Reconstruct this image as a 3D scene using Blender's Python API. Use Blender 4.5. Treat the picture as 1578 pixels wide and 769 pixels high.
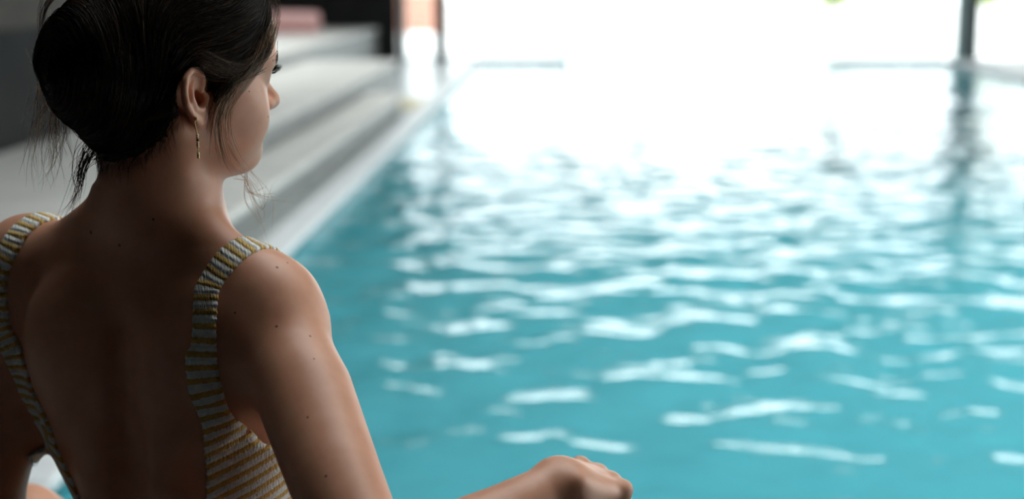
import bpy, math, random
import numpy as np
from mathutils import Vector, Matrix

for o in list(bpy.data.objects):
    bpy.data.objects.remove(o, do_unlink=True)
scene = bpy.context.scene
COL = scene.collection
rng = np.random.default_rng(7)
random.seed(7)

# ------------------------------------------------------------------ camera
CAM_Z = 1.30                                   # metres above the water
YAW = math.asin(71 / 2231.1)
PITCH = math.asin(0.18364)
FWD = np.array([-math.sin(YAW) * math.cos(PITCH), math.cos(YAW) * math.cos(PITCH), -math.sin(PITCH)])
RGT = np.array([math.cos(YAW), math.sin(YAW), 0.0])
UPV = np.cross(RGT, FWD)
CAM = np.array([0.0, 0.0, CAM_Z])
cd = bpy.data.cameras.new('camera')
cam = bpy.data.objects.new('camera', cd)
COL.objects.link(cam)
cam.matrix_world = Matrix(((RGT[0], UPV[0], -FWD[0], CAM[0]), (RGT[1], UPV[1], -FWD[1], CAM[1]),
                           (RGT[2], UPV[2], -FWD[2], CAM[2]), (0, 0, 0, 1)))
cd.sensor_width = 36.0
cd.lens = 50.0
cd.clip_start = 0.05
cd.clip_end = 400
cd.dof.use_dof = True
cd.dof.focus_distance = 1.42
cd.dof.aperture_fstop = 2.6
cd.dof.aperture_blades = 9
scene.camera = cam

# ------------------------------------------------------------------ sky, sun, exposure
world = bpy.data.worlds.new('sky')
scene.world = world
world.use_nodes = True
bg = world.node_tree.nodes['Background']
bg.inputs['Color'].default_value = (0.93, 0.97, 1.0, 1)
bg.inputs['Strength'].default_value = 3.2
scene.view_settings.view_transform = 'Standard'
scene.view_settings.look = 'None'
scene.view_settings.gamma = 1.0
scene.view_settings.use_curve_mapping = False
scene.view_settings.exposure = 0.75
scene.cycles.use_denoising = True
scene.cycles.max_bounces = 10
scene.cycles.diffuse_bounces = 5
scene.cycles.transparent_max_bounces = 16
scene.cycles.caustics_reflective = False
scene.cycles.caustics_refractive = False


# ------------------------------------------------------------------ helpers
def cam_pt(px, py, depth):
    """World point seen at a pixel of the 1578x769 frame, at a distance along the lens axis."""
    return CAM + depth * (FWD + RGT * (px - 789.0) / 2192.0 + UPV * (384.5 - py) / 2192.0)


def nodes_of(m):
    m.use_nodes = True
    return m.node_tree.nodes, m.node_tree.links, m.node_tree.nodes['Principled BSDF']


def mat(name, color, rough=0.6, metal=0.0, var=0.12, scale=6.0, bump=0.0, bscale=40.0, spec=0.5, stretch=(1, 1, 1)):
    m = bpy.data.materials.new(name)
    N, L, b = nodes_of(m)
    b.inputs['Roughness'].default_value = rough
    b.inputs['Metallic'].default_value = metal
    b.inputs['Specular IOR Level'].default_value = spec
    tc = N.new('ShaderNodeTexCoord')
    mp = N.new('ShaderNodeMapping')
    mp.inputs['Scale'].default_value = stretch
    L.new(tc.outputs['Object'], mp.inputs['Vector'])
    nz = N.new('ShaderNodeTexNoise')
    nz.inputs['Scale'].default_value = scale
    nz.inputs['Detail'].default_value = 5
    L.new(mp.outputs['Vector'], nz.inputs['Vector'])
    rp = N.new('ShaderNodeValToRGB')
    c = np.array(color)
    rp.color_ramp.elements[0].position = 0.3
    rp.color_ramp.elements[1].position = 0.7
    rp.color_ramp.elements[0].color = (*np.clip(c * (1 - var), 0, 1), 1)
    rp.color_ramp.elements[1].color = (*np.clip(c * (1 + var), 0, 1), 1)
    L.new(nz.outputs['Fac'], rp.inputs['Fac'])
    L.new(rp.outputs['Color'], b.inputs['Base Color'])
    if bump:
        n2 = N.new('ShaderNodeTexNoise')
        n2.inputs['Scale'].default_value = bscale
        n2.inputs['Detail'].default_value = 4
        L.new(mp.outputs['Vector'], n2.inputs['Vector'])
        bp = N.new('ShaderNodeBump')
        bp.inputs['Strength'].default_value = bump
        bp.inputs['Distance'].default_value = 0.01
        L.new(n2.outputs['Fac'], bp.inputs['Height'])
        L.new(bp.outputs['Normal'], b.inputs['Normal'])
    return m


def tag(o, label=None, cat=None, group=None, kind=None):
    if label: o['label'] = label
    if cat: o['category'] = cat
    if group: o['group'] = group
    if kind: o['kind'] = kind
    return o


def np_mesh(name, verts, faces, m=None, parent=None, smooth=True):
    """Mesh object from an (n,3) vertex array and an (m,k) face array."""
    me = bpy.data.meshes.new(name)
    verts = np.asarray(verts, dtype=np.float32)
    faces = np.asarray(faces, dtype=np.int32)
    nf, k = faces.shape
    me.vertices.add(len(verts))
    me.vertices.foreach_set('co', verts.ravel())
    me.loops.add(nf * k)
    me.loops.foreach_set('vertex_index', faces.ravel())
    me.polygons.add(nf)
    me.polygons.foreach_set('loop_start', np.arange(0, nf * k, k, dtype=np.int32))
    me.polygons.foreach_set('use_smooth', np.full(nf, smooth, dtype=bool))
    me.update(calc_edges=True)
    me.validate()
    o = bpy.data.objects.new(name, me)
    COL.objects.link(o)
    if m: me.materials.append(m)
    if parent: o.parent = parent
    return o


class MB:
    """Collects boxes, prisms and tubes into one mesh."""
    def __init__(self):
        self.v, self.f = [], []

    def poly_prism(self, pts, axis, a, b):
        """Extrude a closed 2-D outline along an axis (0,1,2) from a to b."""
        n = len(pts); s = len(self.v)
        for t in (a, b):
            for p in pts:
                q = list(p); q.insert(axis, t); self.v.append(tuple(q))
        for i in range(n):
            j = (i + 1) % n
            self.f.append((s + i, s + j, s + n + j, s + n + i))
        self.f.append(tuple(s + i for i in reversed(range(n))))
        self.f.append(tuple(s + n + i for i in range(n)))
        return self

    def box(self, x0, x1, y0, y1, z0, z1):
        return self.poly_prism([(x0, y0), (x1, y0), (x1, y1), (x0, y1)], 2, z0, z1)

    def tube(self, pts, r, sides=8):
        pts = [np.array(p, float) for p in pts]
        rs = r if hasattr(r, '__len__') else [r] * len(pts)
        s = len(self.v)
        for i, p in enumerate(pts):
            d = pts[min(i + 1, len(pts) - 1)] - pts[max(i - 1, 0)]
            d /= np.linalg.norm(d) + 1e-12
            a = np.cross(d, (0.31, 0.2, 0.93)); a /= np.linalg.norm(a); b = np.cross(d, a)
            for k in range(sides):
                t = 2 * math.pi * k / sides
                self.v.append(tuple(p + rs[i] * (math.cos(t) * a + math.sin(t) * b)))
        for i in range(len(pts) - 1):
            for k in range(sides):
                k2 = (k + 1) % sides
                self.f.append((s + i * sides + k, s + i * sides + k2, s + (i + 1) * sides + k2, s + (i + 1) * sides + k))
        self.f.append(tuple(s + k for k in reversed(range(sides))))
        self.f.append(tuple(s + (len(pts) - 1) * sides + k for k in range(sides)))
        return self

    def ball(self, c, r, nu=12, nv=8):
        s = len(self.v); r = np.array(r) if hasattr(r, '__len__') else np.array([r] * 3)
        for i in range(nv + 1):
            th = math.pi * i / nv
            for k in range(nu):
                ph = 2 * math.pi * k / nu
                self.v.append(tuple(np.array(c) + r * (math.sin(th) * math.cos(ph), math.sin(th) * math.sin(ph), math.cos(th))))
        for i in range(nv):
            for k in range(nu):
                k2 = (k + 1) % nu
                self.f.append((s + i * nu + k, s + (i + 1) * nu + k, s + (i + 1) * nu + k2, s + i * nu + k2))
        return self

    def build(self, name, m, parent=None, smooth=False, bevel=0.0, seg=2):
        me = bpy.data.meshes.new(name)
        me.from_pydata([tuple(map(float, v)) for v in self.v], [], self.f)
        me.validate(); me.update()
        if smooth:
            me.polygons.foreach_set('use_smooth', [True] * len(me.polygons))
        o = bpy.data.objects.new(name, me)
        COL.objects.link(o)
        me.materials.append(m)
        if parent: o.parent = parent
        if bevel:
            bm = o.modifiers.new('bevel', 'BEVEL'); bm.width = bevel; bm.segments = seg; bm.limit_method = 'ANGLE'
        return o


def struct(name, mb, m, bevel=0.0, parent=None, seg=2):
    o = mb.build(name, m, parent, bevel=bevel, seg=seg)
    if parent is None: o['kind'] = 'structure'
    return o


def empty(name, loc=(0, 0, 0)):
    o = bpy.data.objects.new(name, None)
    o.location = loc
    COL.objects.link(o)
    return o


# ------------------------------------------------------------------ materials of the place
M_STONE = mat('pale_stone', (0.66, 0.63, 0.59), 0.6, var=0.08, scale=3, bump=0.15, bscale=30)
M_COPING = mat('white_coping', (0.82, 0.82, 0.82), 0.45, var=0.06, scale=8)
M_DECK = mat('wet_grey_tile', (0.38, 0.40, 0.385), 0.28, var=0.12, scale=5)
M_SLATE = mat('dark_slate', (0.09, 0.09, 0.09), 0.6, var=0.15, scale=5)  # for out-of-view floor and ledge, kept dark to limit bounce onto her
M_RISER = mat('shaded_riser', (0.17, 0.175, 0.165), 0.5, var=0.15, scale=2.5)  # darker than the slabs: shade below the nosing put into the colour
M_DARK = mat('dark_panel', (0.030, 0.029, 0.029), 0.9, spec=0.1, var=0.15, scale=3)
M_PLASTER = mat('brown_plaster', (0.085, 0.072, 0.064), 0.9, spec=0.2, var=0.1, scale=2)
M_CEIL = mat('ceiling_boards', (0.09, 0.087, 0.084), 0.8, var=0.1, scale=2)
M_TILE = mat('turquoise_mosaic', (0.11, 0.49, 0.56), 0.35, var=0.10, scale=9)
M_TILE_DK = mat('teal_band_mosaic', (0.03, 0.22, 0.25), 0.3, var=0.12, scale=9)
M_POST = mat('dark_metal', (0.035, 0.04, 0.045), 0.45, var=0.1)
M_POST_LT = mat('grey_green_metal', (0.26, 0.33, 0.33), 0.45, var=0.08)
M_PAVE = mat('pale_paving', (0.72, 0.70, 0.67), 0.8, var=0.06, scale=2)
M_BRICK = mat('salmon_plaster', (0.52, 0.26, 0.19), 0.8, var=0.1, scale=3)
M_PINK = mat('pink_towel', (0.62, 0.36, 0.34), 0.9, var=0.1, scale=20, bump=0.4, bscale=120)
M_LEAF = mat('yellow_green_leaf', (0.30, 0.36, 0.07), 0.6, var=0.3, scale=15)
M_WOOD = mat('trunk_bark', (0.16, 0.11, 0.08), 0.8, var=0.2, scale=20)
M_SAND = mat('yellow_mat', (0.62, 0.55, 0.36), 0.9, var=0.08, scale=20)

m = M_GLASS = bpy.data.materials.new('window_glass')
N, L, b = nodes_of(m)
N.remove(b)
out = N['Material Output']
tr = N.new('ShaderNodeBsdfTransparent'); tr.inputs['Color'].default_value = (0.95, 0.97, 0.96, 1)
gl = N.new('ShaderNodeBsdfGlossy'); gl.inputs['Roughness'].default_value = 0.02
fr = N.new('ShaderNodeFresnel'); fr.inputs['IOR'].default_value = 1.35
mx = N.new('ShaderNodeMixShader')
L.new(fr.outputs[0], mx.inputs[0]); L.new(tr.outputs[0], mx.inputs[1]); L.new(gl.outputs[0], mx.inputs[2])
L.new(mx.outputs[0], out.inputs['Surface'])

M_GLASS_T = M_GLASS.copy(); M_GLASS_T.name = 'tinted_glass'
M_GLASS_T.node_tree.nodes['Transparent BSDF'].inputs['Color'].default_value = (0.88, 0.91, 0.91, 1)

m = M_WATER = bpy.data.materials.new('pool_water')
N, L, b = nodes_of(m)
N.remove(b)
out = N['Material Output']
tr = N.new('ShaderNodeBsdfTransparent'); tr.inputs['Color'].default_value = (0.72, 0.93, 0.95, 1)
gl = N.new('ShaderNodeBsdfGlossy'); gl.inputs['Roughness'].default_value = 0.01
fr = N.new('ShaderNodeFresnel'); fr.inputs['IOR'].default_value = 1.33
mx = N.new('ShaderNodeMixShader')
df = N.new('ShaderNodeBsdfDiffuse'); df.inputs['Color'].default_value = (0.125, 0.54, 0.62, 1)
mb_ = N.new('ShaderNodeMixShader'); mb_.inputs[0].default_value = 0.6
L.new(tr.outputs[0], mb_.inputs[1]); L.new(df.outputs[0], mb_.inputs[2])
tc = N.new('ShaderNodeTexCoord')
nz = N.new('ShaderNodeTexNoise'); nz.inputs['Scale'].default_value = 9.0; nz.inputs['Detail'].default_value = 3
bp = N.new('ShaderNodeBump'); bp.inputs['Strength'].default_value = 0.3; bp.inputs['Distance'].default_value = 0.02
L.new(tc.outputs['Object'], nz.inputs['Vector']); L.new(nz.outputs['Fac'], bp.inputs['Height'])
L.new(bp.outputs['Normal'], gl.inputs['Normal']); L.new(bp.outputs['Normal'], fr.inputs['Normal'])
L.new(fr.outputs[0], mx.inputs[0]); L.new(mb_.outputs[0], mx.inputs[1]); L.new(gl.outputs[0], mx.inputs[2])
L.new(mx.outputs[0], out.inputs['Surface'])

# ------------------------------------------------------------------ the pool hall
XL, XR = -1.274, 6.25          # pool sides
YN, YF = 1.95, 23.3            # near and far ends of the pool
XW0, XW1 = 0.18, 4.42          # swim-through opening in the far glass
YO = 33.0                      # far end of the outdoor arm
ROOF = 4.3
ZD = 0.06                      # deck level


def waves(X, Y):
    Z = np.zeros_like(X)
    r = np.random.default_rng(11)
    for i in range(60):
        lam = 0.13 * (0.75 / 0.13) ** r.random()
        th = r.normal(0, 0.95) + math.pi / 2
        kx, ky = 2 * math.pi / lam * math.cos(th), 2 * math.pi / lam * math.sin(th)
        slope = 0.0155 * (lam / 0.5) ** 0.1
        ph = kx * X + ky * Y + r.random() * 6.28
        Z += slope * lam / (2 * math.pi) * (np.sin(ph) + 0.25 * np.sin(2 * ph + 1.5))
    return Z


def grid(x0, x1, y0, y1, step):
    nx, ny = int((x1 - x0) / step) + 1, int((y1 - y0) / step) + 1
    X, Y = np.meshgrid(np.linspace(x0, x1, nx), np.linspace(y0, y1, ny))
    V = np.stack([X, Y, waves(X, Y)], -1).reshape(-1, 3)
    I = np.arange(nx * ny).reshape(ny, nx)
    F = np.stack([I[:-1, :-1], I[:-1, 1:], I[1:, 1:], I[1:, :-1]], -1).reshape(-1, 4)
    return V, F


v1, f1 = grid(XL, XR, YN, YF, 0.032)
v2, f2 = grid(XW0, XW1, YF, YO, 0.06)
water = np_mesh('pool_water', np.vstack([v1, v2]), np.vstack([f1, f2 + len(v1)]), M_WATER)
tag(water, 'rippled turquoise pool water glinting with window light', 'water', kind='stuff')

DP = -1.35
struct('floor_pool', MB().box(XL - .3, XR + .3, YN - .3, YF + .3, DP - .15, DP).box(XW0 - .3, XW1 + .3, YF + .3, YO + .3, DP - .15, DP), M_TILE)
struct('wall_pool_left', MB().box(XL - .10, XL, YN, YF, DP, -0.02), M_TILE)
struct('wall_pool_right', MB().box(XR, XR + .10, YN, YF, DP, -0.02), M_TILE)
struct('wall_pool_near', MB().box(XL - .1, XR + .1, YN - .1, YN, DP, -0.02), M_TILE)
struct('wall_pool_far', MB().box(XL - .1, XW0, YF, YF + .1, DP, -0.02).box(XW1, XR + .1, YF, YF + .1, DP, -0.02), M_TILE)
struct('wall_pool_outdoor', MB().box(XW0 - .1, XW0, YF, YO, DP, -.02).box(XW1, XW1 + .1, YF, YO, DP, -.02).box(XW0 - .1, XW1 + .1, YO, YO + .1, DP, -.02), M_TILE)
struct('trim_1', MB().box(XL - .10, XL, YN, YF, -0.02, 0.035).box(XR, XR + .1, YN, YF, -.02, .05)
       .box(XL - .1, XW0, YF, YF + .1, -.02, .06).box(XW1, XR + .1, YF, YF + .1, -.02, .06), M_TILE_DK)

# left coping, one stone slab after the other
cop = empty('trim_2'); cop['kind'] = 'structure'
y = YN - 1.0
while y < YF:
    MB().box(XL - .155, XL + .012, y + .002, min(y + .598, YF), .035, .075).build('coping_stone', M_COPING, cop, bevel=.012)
    y += .6
cop = empty('trim_3'); cop['kind'] = 'structure'
y = YN - 1.0
while y < YF:
    MB().box(XR - .012, XR + .3, y + .003, min(y + .897, YF), .05, .09).build('coping_stone', M_COPING, cop, bevel=.012)
    y += .9

# decks
struct('floor_left', MB().box(-6.5, XL - .155, -1.5, YF + .5, -.3, ZD), M_DECK)
struct('floor_right', MB().box(XR + .3, 9.2, -1.5, YF + .5, -.3, .085), M_PAVE)
struct('floor_near', MB().box(XL - .2, XR + .3, -1.5, 1.10, -.3, ZD), M_SLATE)

# stepped stone seating along the left side
T1, T2, T3 = -1.50, -1.86, -2.90
Z1, Z2, Z3 = .255, .43, .60


def tier(name, label, x0, x1, y0, y1, z0, z1):
    r = empty(name, (x1, (y0 + y1) / 2, 0))
    tag(r, label, 'bench', 'stone seating tiers beside the pool')
    inv = Matrix.Translation(r.location).inverted()
    o = MB().box(x0, x1 - .03, y0, y1, z0, z1 - .05).build('riser', M_RISER, r); o.matrix_parent_inverse = inv
    y = y0
    while y < y1 - .01:
        o = MB().box(x0, x1, y + .002, min(y + 1.498, y1), z1 - .05, z1).build('slab', M_STONE, r, bevel=.018, seg=3)
        o.matrix_parent_inverse = inv
        y += 1.5
    return r


tier('stone_bench', 'lowest pale stone tier with bright rounded edge next to the pool coping', T2 - .028, T1, -1.0, 13.9, ZD, Z1)
tier('stone_bench', 'middle pale stone tier behind the lowest poolside tier', T3 - .028, T2, -1.0, 16.6, ZD, Z2)
tier('stone_bench', 'widest top stone tier reaching back to the dark wall', -6.0, T3, 9.02, 23.2, ZD, Z3)
o = MB().box(-1.72, -1.40, 14.2, 15.4, ZD, ZD + .02).build('floor_mat', M_SAND, bevel=.006)
tag(o, 'small yellow floor mat past the end of the stone tiers', 'mat')

# pink towel roll on the top tier
tw = empty('towel_roll', (-3.85, 20.3, Z3)); tag(tw, 'rolled pink towel lying on the top stone tier', 'towel')
mb = MB(); n = 40
prof = []
for i in range(n):
    a = i / n * 2 * math.pi * 2.6; r = .16 - .03 * a / (2 * math.pi)
    prof.append((r * math.cos(a), .16 + r * math.sin(a)))
mb.tube([(-.46, 0, .155), (-.44, 0, .16), (-.15, 0, .163), (.2, 0, .158), (.43, 0, .16), (.46, 0, .155)], [.12, .15, .162, .158, .15, .12], 20)
mb.build('roll', M_PINK, tw, smooth=True)
mb = MB().tube([(.462, prof[i][0] * .8, prof[i][1] * .95) for i in range(0, n, 1)], .008, 6)
mb.build('spiral_edge', M_PINK, tw, smooth=True)
MB().box(-.46, .44, -.20, .02, .0, .03).build('loose_flap', M_PINK, tw, bevel=.012)

# walls, roof
struct('wall_left', MB().box(-3.2, -2.95, -1.5, 9.0, 0, 1.06), M_DARK)
struct('wall_left_upper', MB().box(-3.2, -2.95, -1.5, 9.0, 1.06, ROOF), M_PLASTER)
struct('wall_left_far', MB().box(-6.5, -6.3, 9.0, YF + .3, 0, ROOF), M_DARK)
struct('wall_alcove', MB().box(-6.5, -2.95, 8.8, 9.0, 0, ROOF), M_PLASTER)
struct('wall_back', MB().box(-3.2, 9.2, -1.7, -1.5, 0, ROOF), M_DARK)
struct('wall_end', MB().box(-6.5, -2.62, YF, YF + .25, 0, ROOF), M_DARK)
SKX0, SKX1, SKY0, SKY1 = -0.6, 8.6, 1.75, 8.6          # rooflight over the pool, added out of view for top light
SLX0, SLX1, SLY0, SLY1 = -5.6, -2.0, 10.0, 20.0        # rooflight over the stone seating, added out of view to brighten the treads
struct('ceiling', MB().box(-6.6, 9.3, -1.8, SKY0, ROOF, ROOF + .2).box(-6.6, SKX0, SKY0, SKY1, ROOF, ROOF + .2)
       .box(SKX1, 9.3, SKY0, SKY1, ROOF, ROOF + .2).box(-6.6, 9.3, SKY1, SLY0, ROOF, ROOF + .2)
       .box(-6.6, SLX0, SLY0, SLY1, ROOF, ROOF + .2).box(SLX1, 9.3, SLY0, SLY1, ROOF, ROOF + .2)
       .box(-6.6, 9.3, SLY1, YF + .6, ROOF, ROOF + .2), M_CEIL)


def added_rooflight(name, x0, x1, y0, y1, nb):  # unseen openings, added to bring daylight from above
    r = empty(name); r['kind'] = 'structure'
    w = (x1 - x0) / nb
    for i in range(nb + 1):
        xx = x0 + w * i
        MB().box(xx - .04, xx + .04, y0, y1, ROOF + .02, ROOF + .16).build('glazing_bar', M_POST, r)
        if i < nb:
            MB().box(xx + .04, xx + w - .04, y0, y1, ROOF + .1, ROOF + .112).build('pane', M_GLASS, r)


added_rooflight('added_rooflight_1', SKX0, SKX1, SKY0, SKY1, 7)
added_rooflight('added_rooflight_2', SLX0, SLX1, SLY0, SLY1, 3)
struct('wall_right', MB().box(9.0, 9.2, -1.7, 2.6, 0, ROOF), M_PLASTER)

# glazing of the far end: dark posts and clear panes
GY = YF + .28
far = empty('window_1'); far['kind'] = 'structure'


def post(x, w, m, y=GY, d=.14, z0=ZD, parent=far, name='post'):
    return MB().box(x - w / 2, x + w / 2, y - d / 2, y + d / 2, z0, ROOF).build(name, m, parent, bevel=.01)


post(-2.55, .12, M_POST_LT)
post(-1.92, .20, M_POST)
post(XW0, .045, M_POST_LT, d=.06)
post(XW1, .045, M_POST_LT, d=.06)
post(6.72, .20, M_POST)
post(6.54, .16, M_POST_LT)
post(9.05, .15, M_POST)
HEAD = ROOF - 1.6  # unseen header, deepened to cut window glare reflected in the water
MB().box(-2.6, 9.1, GY - .08, GY + .08, HEAD, ROOF).build('header', M_POST, far)
for a, c in ((-2.6, -1.9), (-1.9, XW0), (XW1, 6.7), (6.85, 9.0)):
    MB().box(a, c, GY - .05, GY + .05, ZD, ZD + .03).build('sill', M_POST_LT, far)
for a, c in ((-2.49, -2.02), (-1.82, XW0 - .03), (XW0 + .03, XW1 - .03), (XW1 + .03, 6.46), (6.83, 8.97)):
    MB().box(a, c, GY - .006, GY + .006, ZD + .03 if (a < 0 or a > 4) else .12, HEAD).build('pane', M_GLASS if 0 < a < 4 else M_GLASS_T, far)
# glazing of the right side
side = empty('window_2'); side['kind'] = 'structure'
ys = [2.6, 6.0, 9.4, 12.8, 16.2, 19.6, 23.0]
for yy in ys:
    MB().box(9.03, 9.17, yy - .07, yy + .07, .085, ROOF).build('post', M_POST, side, bevel=.01)
for a, c in zip(ys[:-1], ys[1:]):
    MB().box(9.094, 9.106, a + .07, c - .07, .11, ROOF - .3).build('pane', M_GLASS, side)
    MB().box(9.05, 9.15, a + .07, c - .07, .085, .11).build('sill', M_POST_LT, side)
MB().box(9.02, 9.18, 2.6, 23.5, ROOF - .3, ROOF).build('header', M_POST, side)

# outdoors
struct('ground_outside', MB().box(-40, XW0 - .1, YF + .5, 90, -.2, .04).box(XW1 + .1, 60, YF + .5, 90, -.2, .04)
       .box(XW0 - .1, XW1 + .1, YO + .1, 90, -.2, .04).box(9.2, 60, -10, YF + .5, -.2, .04), M_PAVE)
o = empty('garden_wall', (-5.5, 38, .04)); tag(o, 'low salmon garden wall outside beyond the narrow left window', 'wall')
MB().box(-2.5, 2.6, -.2, .2, 0, 1.0).build('wall_body', M_BRICK, o)
MB().box(-2.56, 2.66, -.26, .26, 1.0, 1.08).build('cap', M_PAVE, o, bevel=.02)


def shrub(x, y, s, label):
    r = empty('shrub', (x, y, .04)); tag(r, label, 'shrub', 'shrubs outside the far glass')
    rr = np.random.default_rng(int(abs(x * 31 + y * 17)))
    MB().tube([(0, 0, 0), (.03, .02, .3 * s), (-.02, .05, 1.2 * s)], [.05 * s, .04 * s, .02 * s], 8).build('stem', M_WOOD, r, smooth=True)
    n = 1100
    d = rr.normal(size=(n, 3)); d /= np.linalg.norm(d, axis=1)[:, None]
    c = d * (rr.random(n)[:, None] ** .4) * np.array([.75, .75, .55]) * s + np.array([0, 0, 1.25 * s])
    a = rr.normal(size=(n, 3)); a /= np.linalg.norm(a, axis=1)[:, None]
    bb = np.cross(a, d); bb /= np.linalg.norm(bb, axis=1)[:, None] + 1e-9
    l = .10 * s
    V = np.stack([c - a * l, c + bb * l * .4, c + a * l, c - bb * l * .4], 1).reshape(-1, 3)
    F = np.arange(4 * n).reshape(-1, 4)
    f = np_mesh('foliage', V, F, M_LEAF, r, smooth=False); f['kind'] = 'stuff'


shrub(10.1, 34.0, 1.05, 'yellow green shrub outside the glass at the right edge')
shrub(6.9, 36.5, .9, 'pale green shrub outside right of the swim-through opening')

# the ledge the woman sits on, darkened to keep bounce off her back
SEAT = 0.38
led = empty('stone_ledge', (-.3, 1.5, 0)); tag(led, 'dark slate ledge under the seated woman at the near end of the pool', 'ledge')
inv = Matrix.Translation(led.location).inverted()
o = MB().box(XL - .15, .85, 1.105, 1.84, -.3, SEAT - .05).build('base', M_SLATE, led); o.matrix_parent_inverse = inv
for i in range(3):
    a = XL - .15 + i * .758
    o = MB().box(a, a + .755, 1.07, 1.95, SEAT - .05, SEAT).build('slab', M_SLATE, led, bevel=.01); o.matrix_parent_inverse = inv

# ------------------------------------------------------------------ implicit-surface modelling for the figure
def unit(v):
    v = np.asarray(v, float)
    return v / (np.linalg.norm(v) + 1e-12)


def smin(a, b, k):
    if k <= 0: return np.minimum(a, b)
    h = np.maximum(k - np.abs(a - b), 0.0) / k
    return np.minimum(a, b) - h * h * k * 0.25


def smax(a, b, k):
    return -smin(-a, -b, k)


def sd_cone(P, a, b, r1, r2):
    """Rounded cone between two points (radius varies linearly along it)."""
    a = np.asarray(a, float); b = np.asarray(b, float)
    ba = b - a; l2 = ba @ ba
    t = np.clip(((P - a) @ ba) / l2, 0, 1)
    return np.linalg.norm(P - a - t[:, None] * ba, axis=1) - (r1 + (r2 - r1) * t)


def sd_ell(P, c, r, R):
    """Ellipsoid; R holds the three axes as rows."""
    q = (P - c) @ R.T
    r = np.asarray(r, float)
    k0 = np.linalg.norm(q / r, axis=1)
    k1 = np.linalg.norm(q / (r * r), axis=1)
    return k0 * (k0 - 1.0) / np.maximum(k1, 1e-6)


class Field:
    """A list of primitives joined by smooth union / subtraction, culled by bounding spheres."""
    def __init__(self):
        self.ops = []
        self.last = None

    def add(self, fn, c, rad, k, sub=False):
        self.ops.append((fn, np.asarray(c, float), rad + k + .03, k, sub))

    def cone(self, a, b, r1, r2, k, sub=False):
        a = np.asarray(a, float); b = np.asarray(b, float)
        self.add(lambda P: sd_cone(P, a, b, r1, r2), (a + b) / 2, np.linalg.norm(b - a) / 2 + max(r1, r2), k, sub)

    def chain(self, pts, rs, k):
        pts = [np.asarray(p, float) for p in pts]

        def fn(P):
            d = sd_cone(P, pts[0], pts[1], rs[0], rs[1])
            for i in range(1, len(pts) - 1):
                d = np.minimum(d, sd_cone(P, pts[i], pts[i + 1], rs[i], rs[i + 1]))
            return d
        c = sum(pts) / len(pts)
        self.add(fn, c, max(np.linalg.norm(p - c) for p in pts) + max(rs), k)

    def ell(self, c, r, R, k, sub=False):
        c = np.asarray(c, float)
        self.add(lambda P: sd_ell(P, c, r, R), c, max(r), k, sub)

    def __call__(self, P):
        lo, hi = P.min(0), P.max(0)
        d = np.full(len(P), 0.2)
        for fn, c, rad, k, sub in self.ops:
            if np.linalg.norm(np.maximum(np.maximum(lo - c, c - hi), 0)) > rad: continue
            e = fn(P)
            d = smax(d, -e, k) if sub else smin(d, e, k)
        return d if self.last is None else self.last(P, d)


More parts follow.
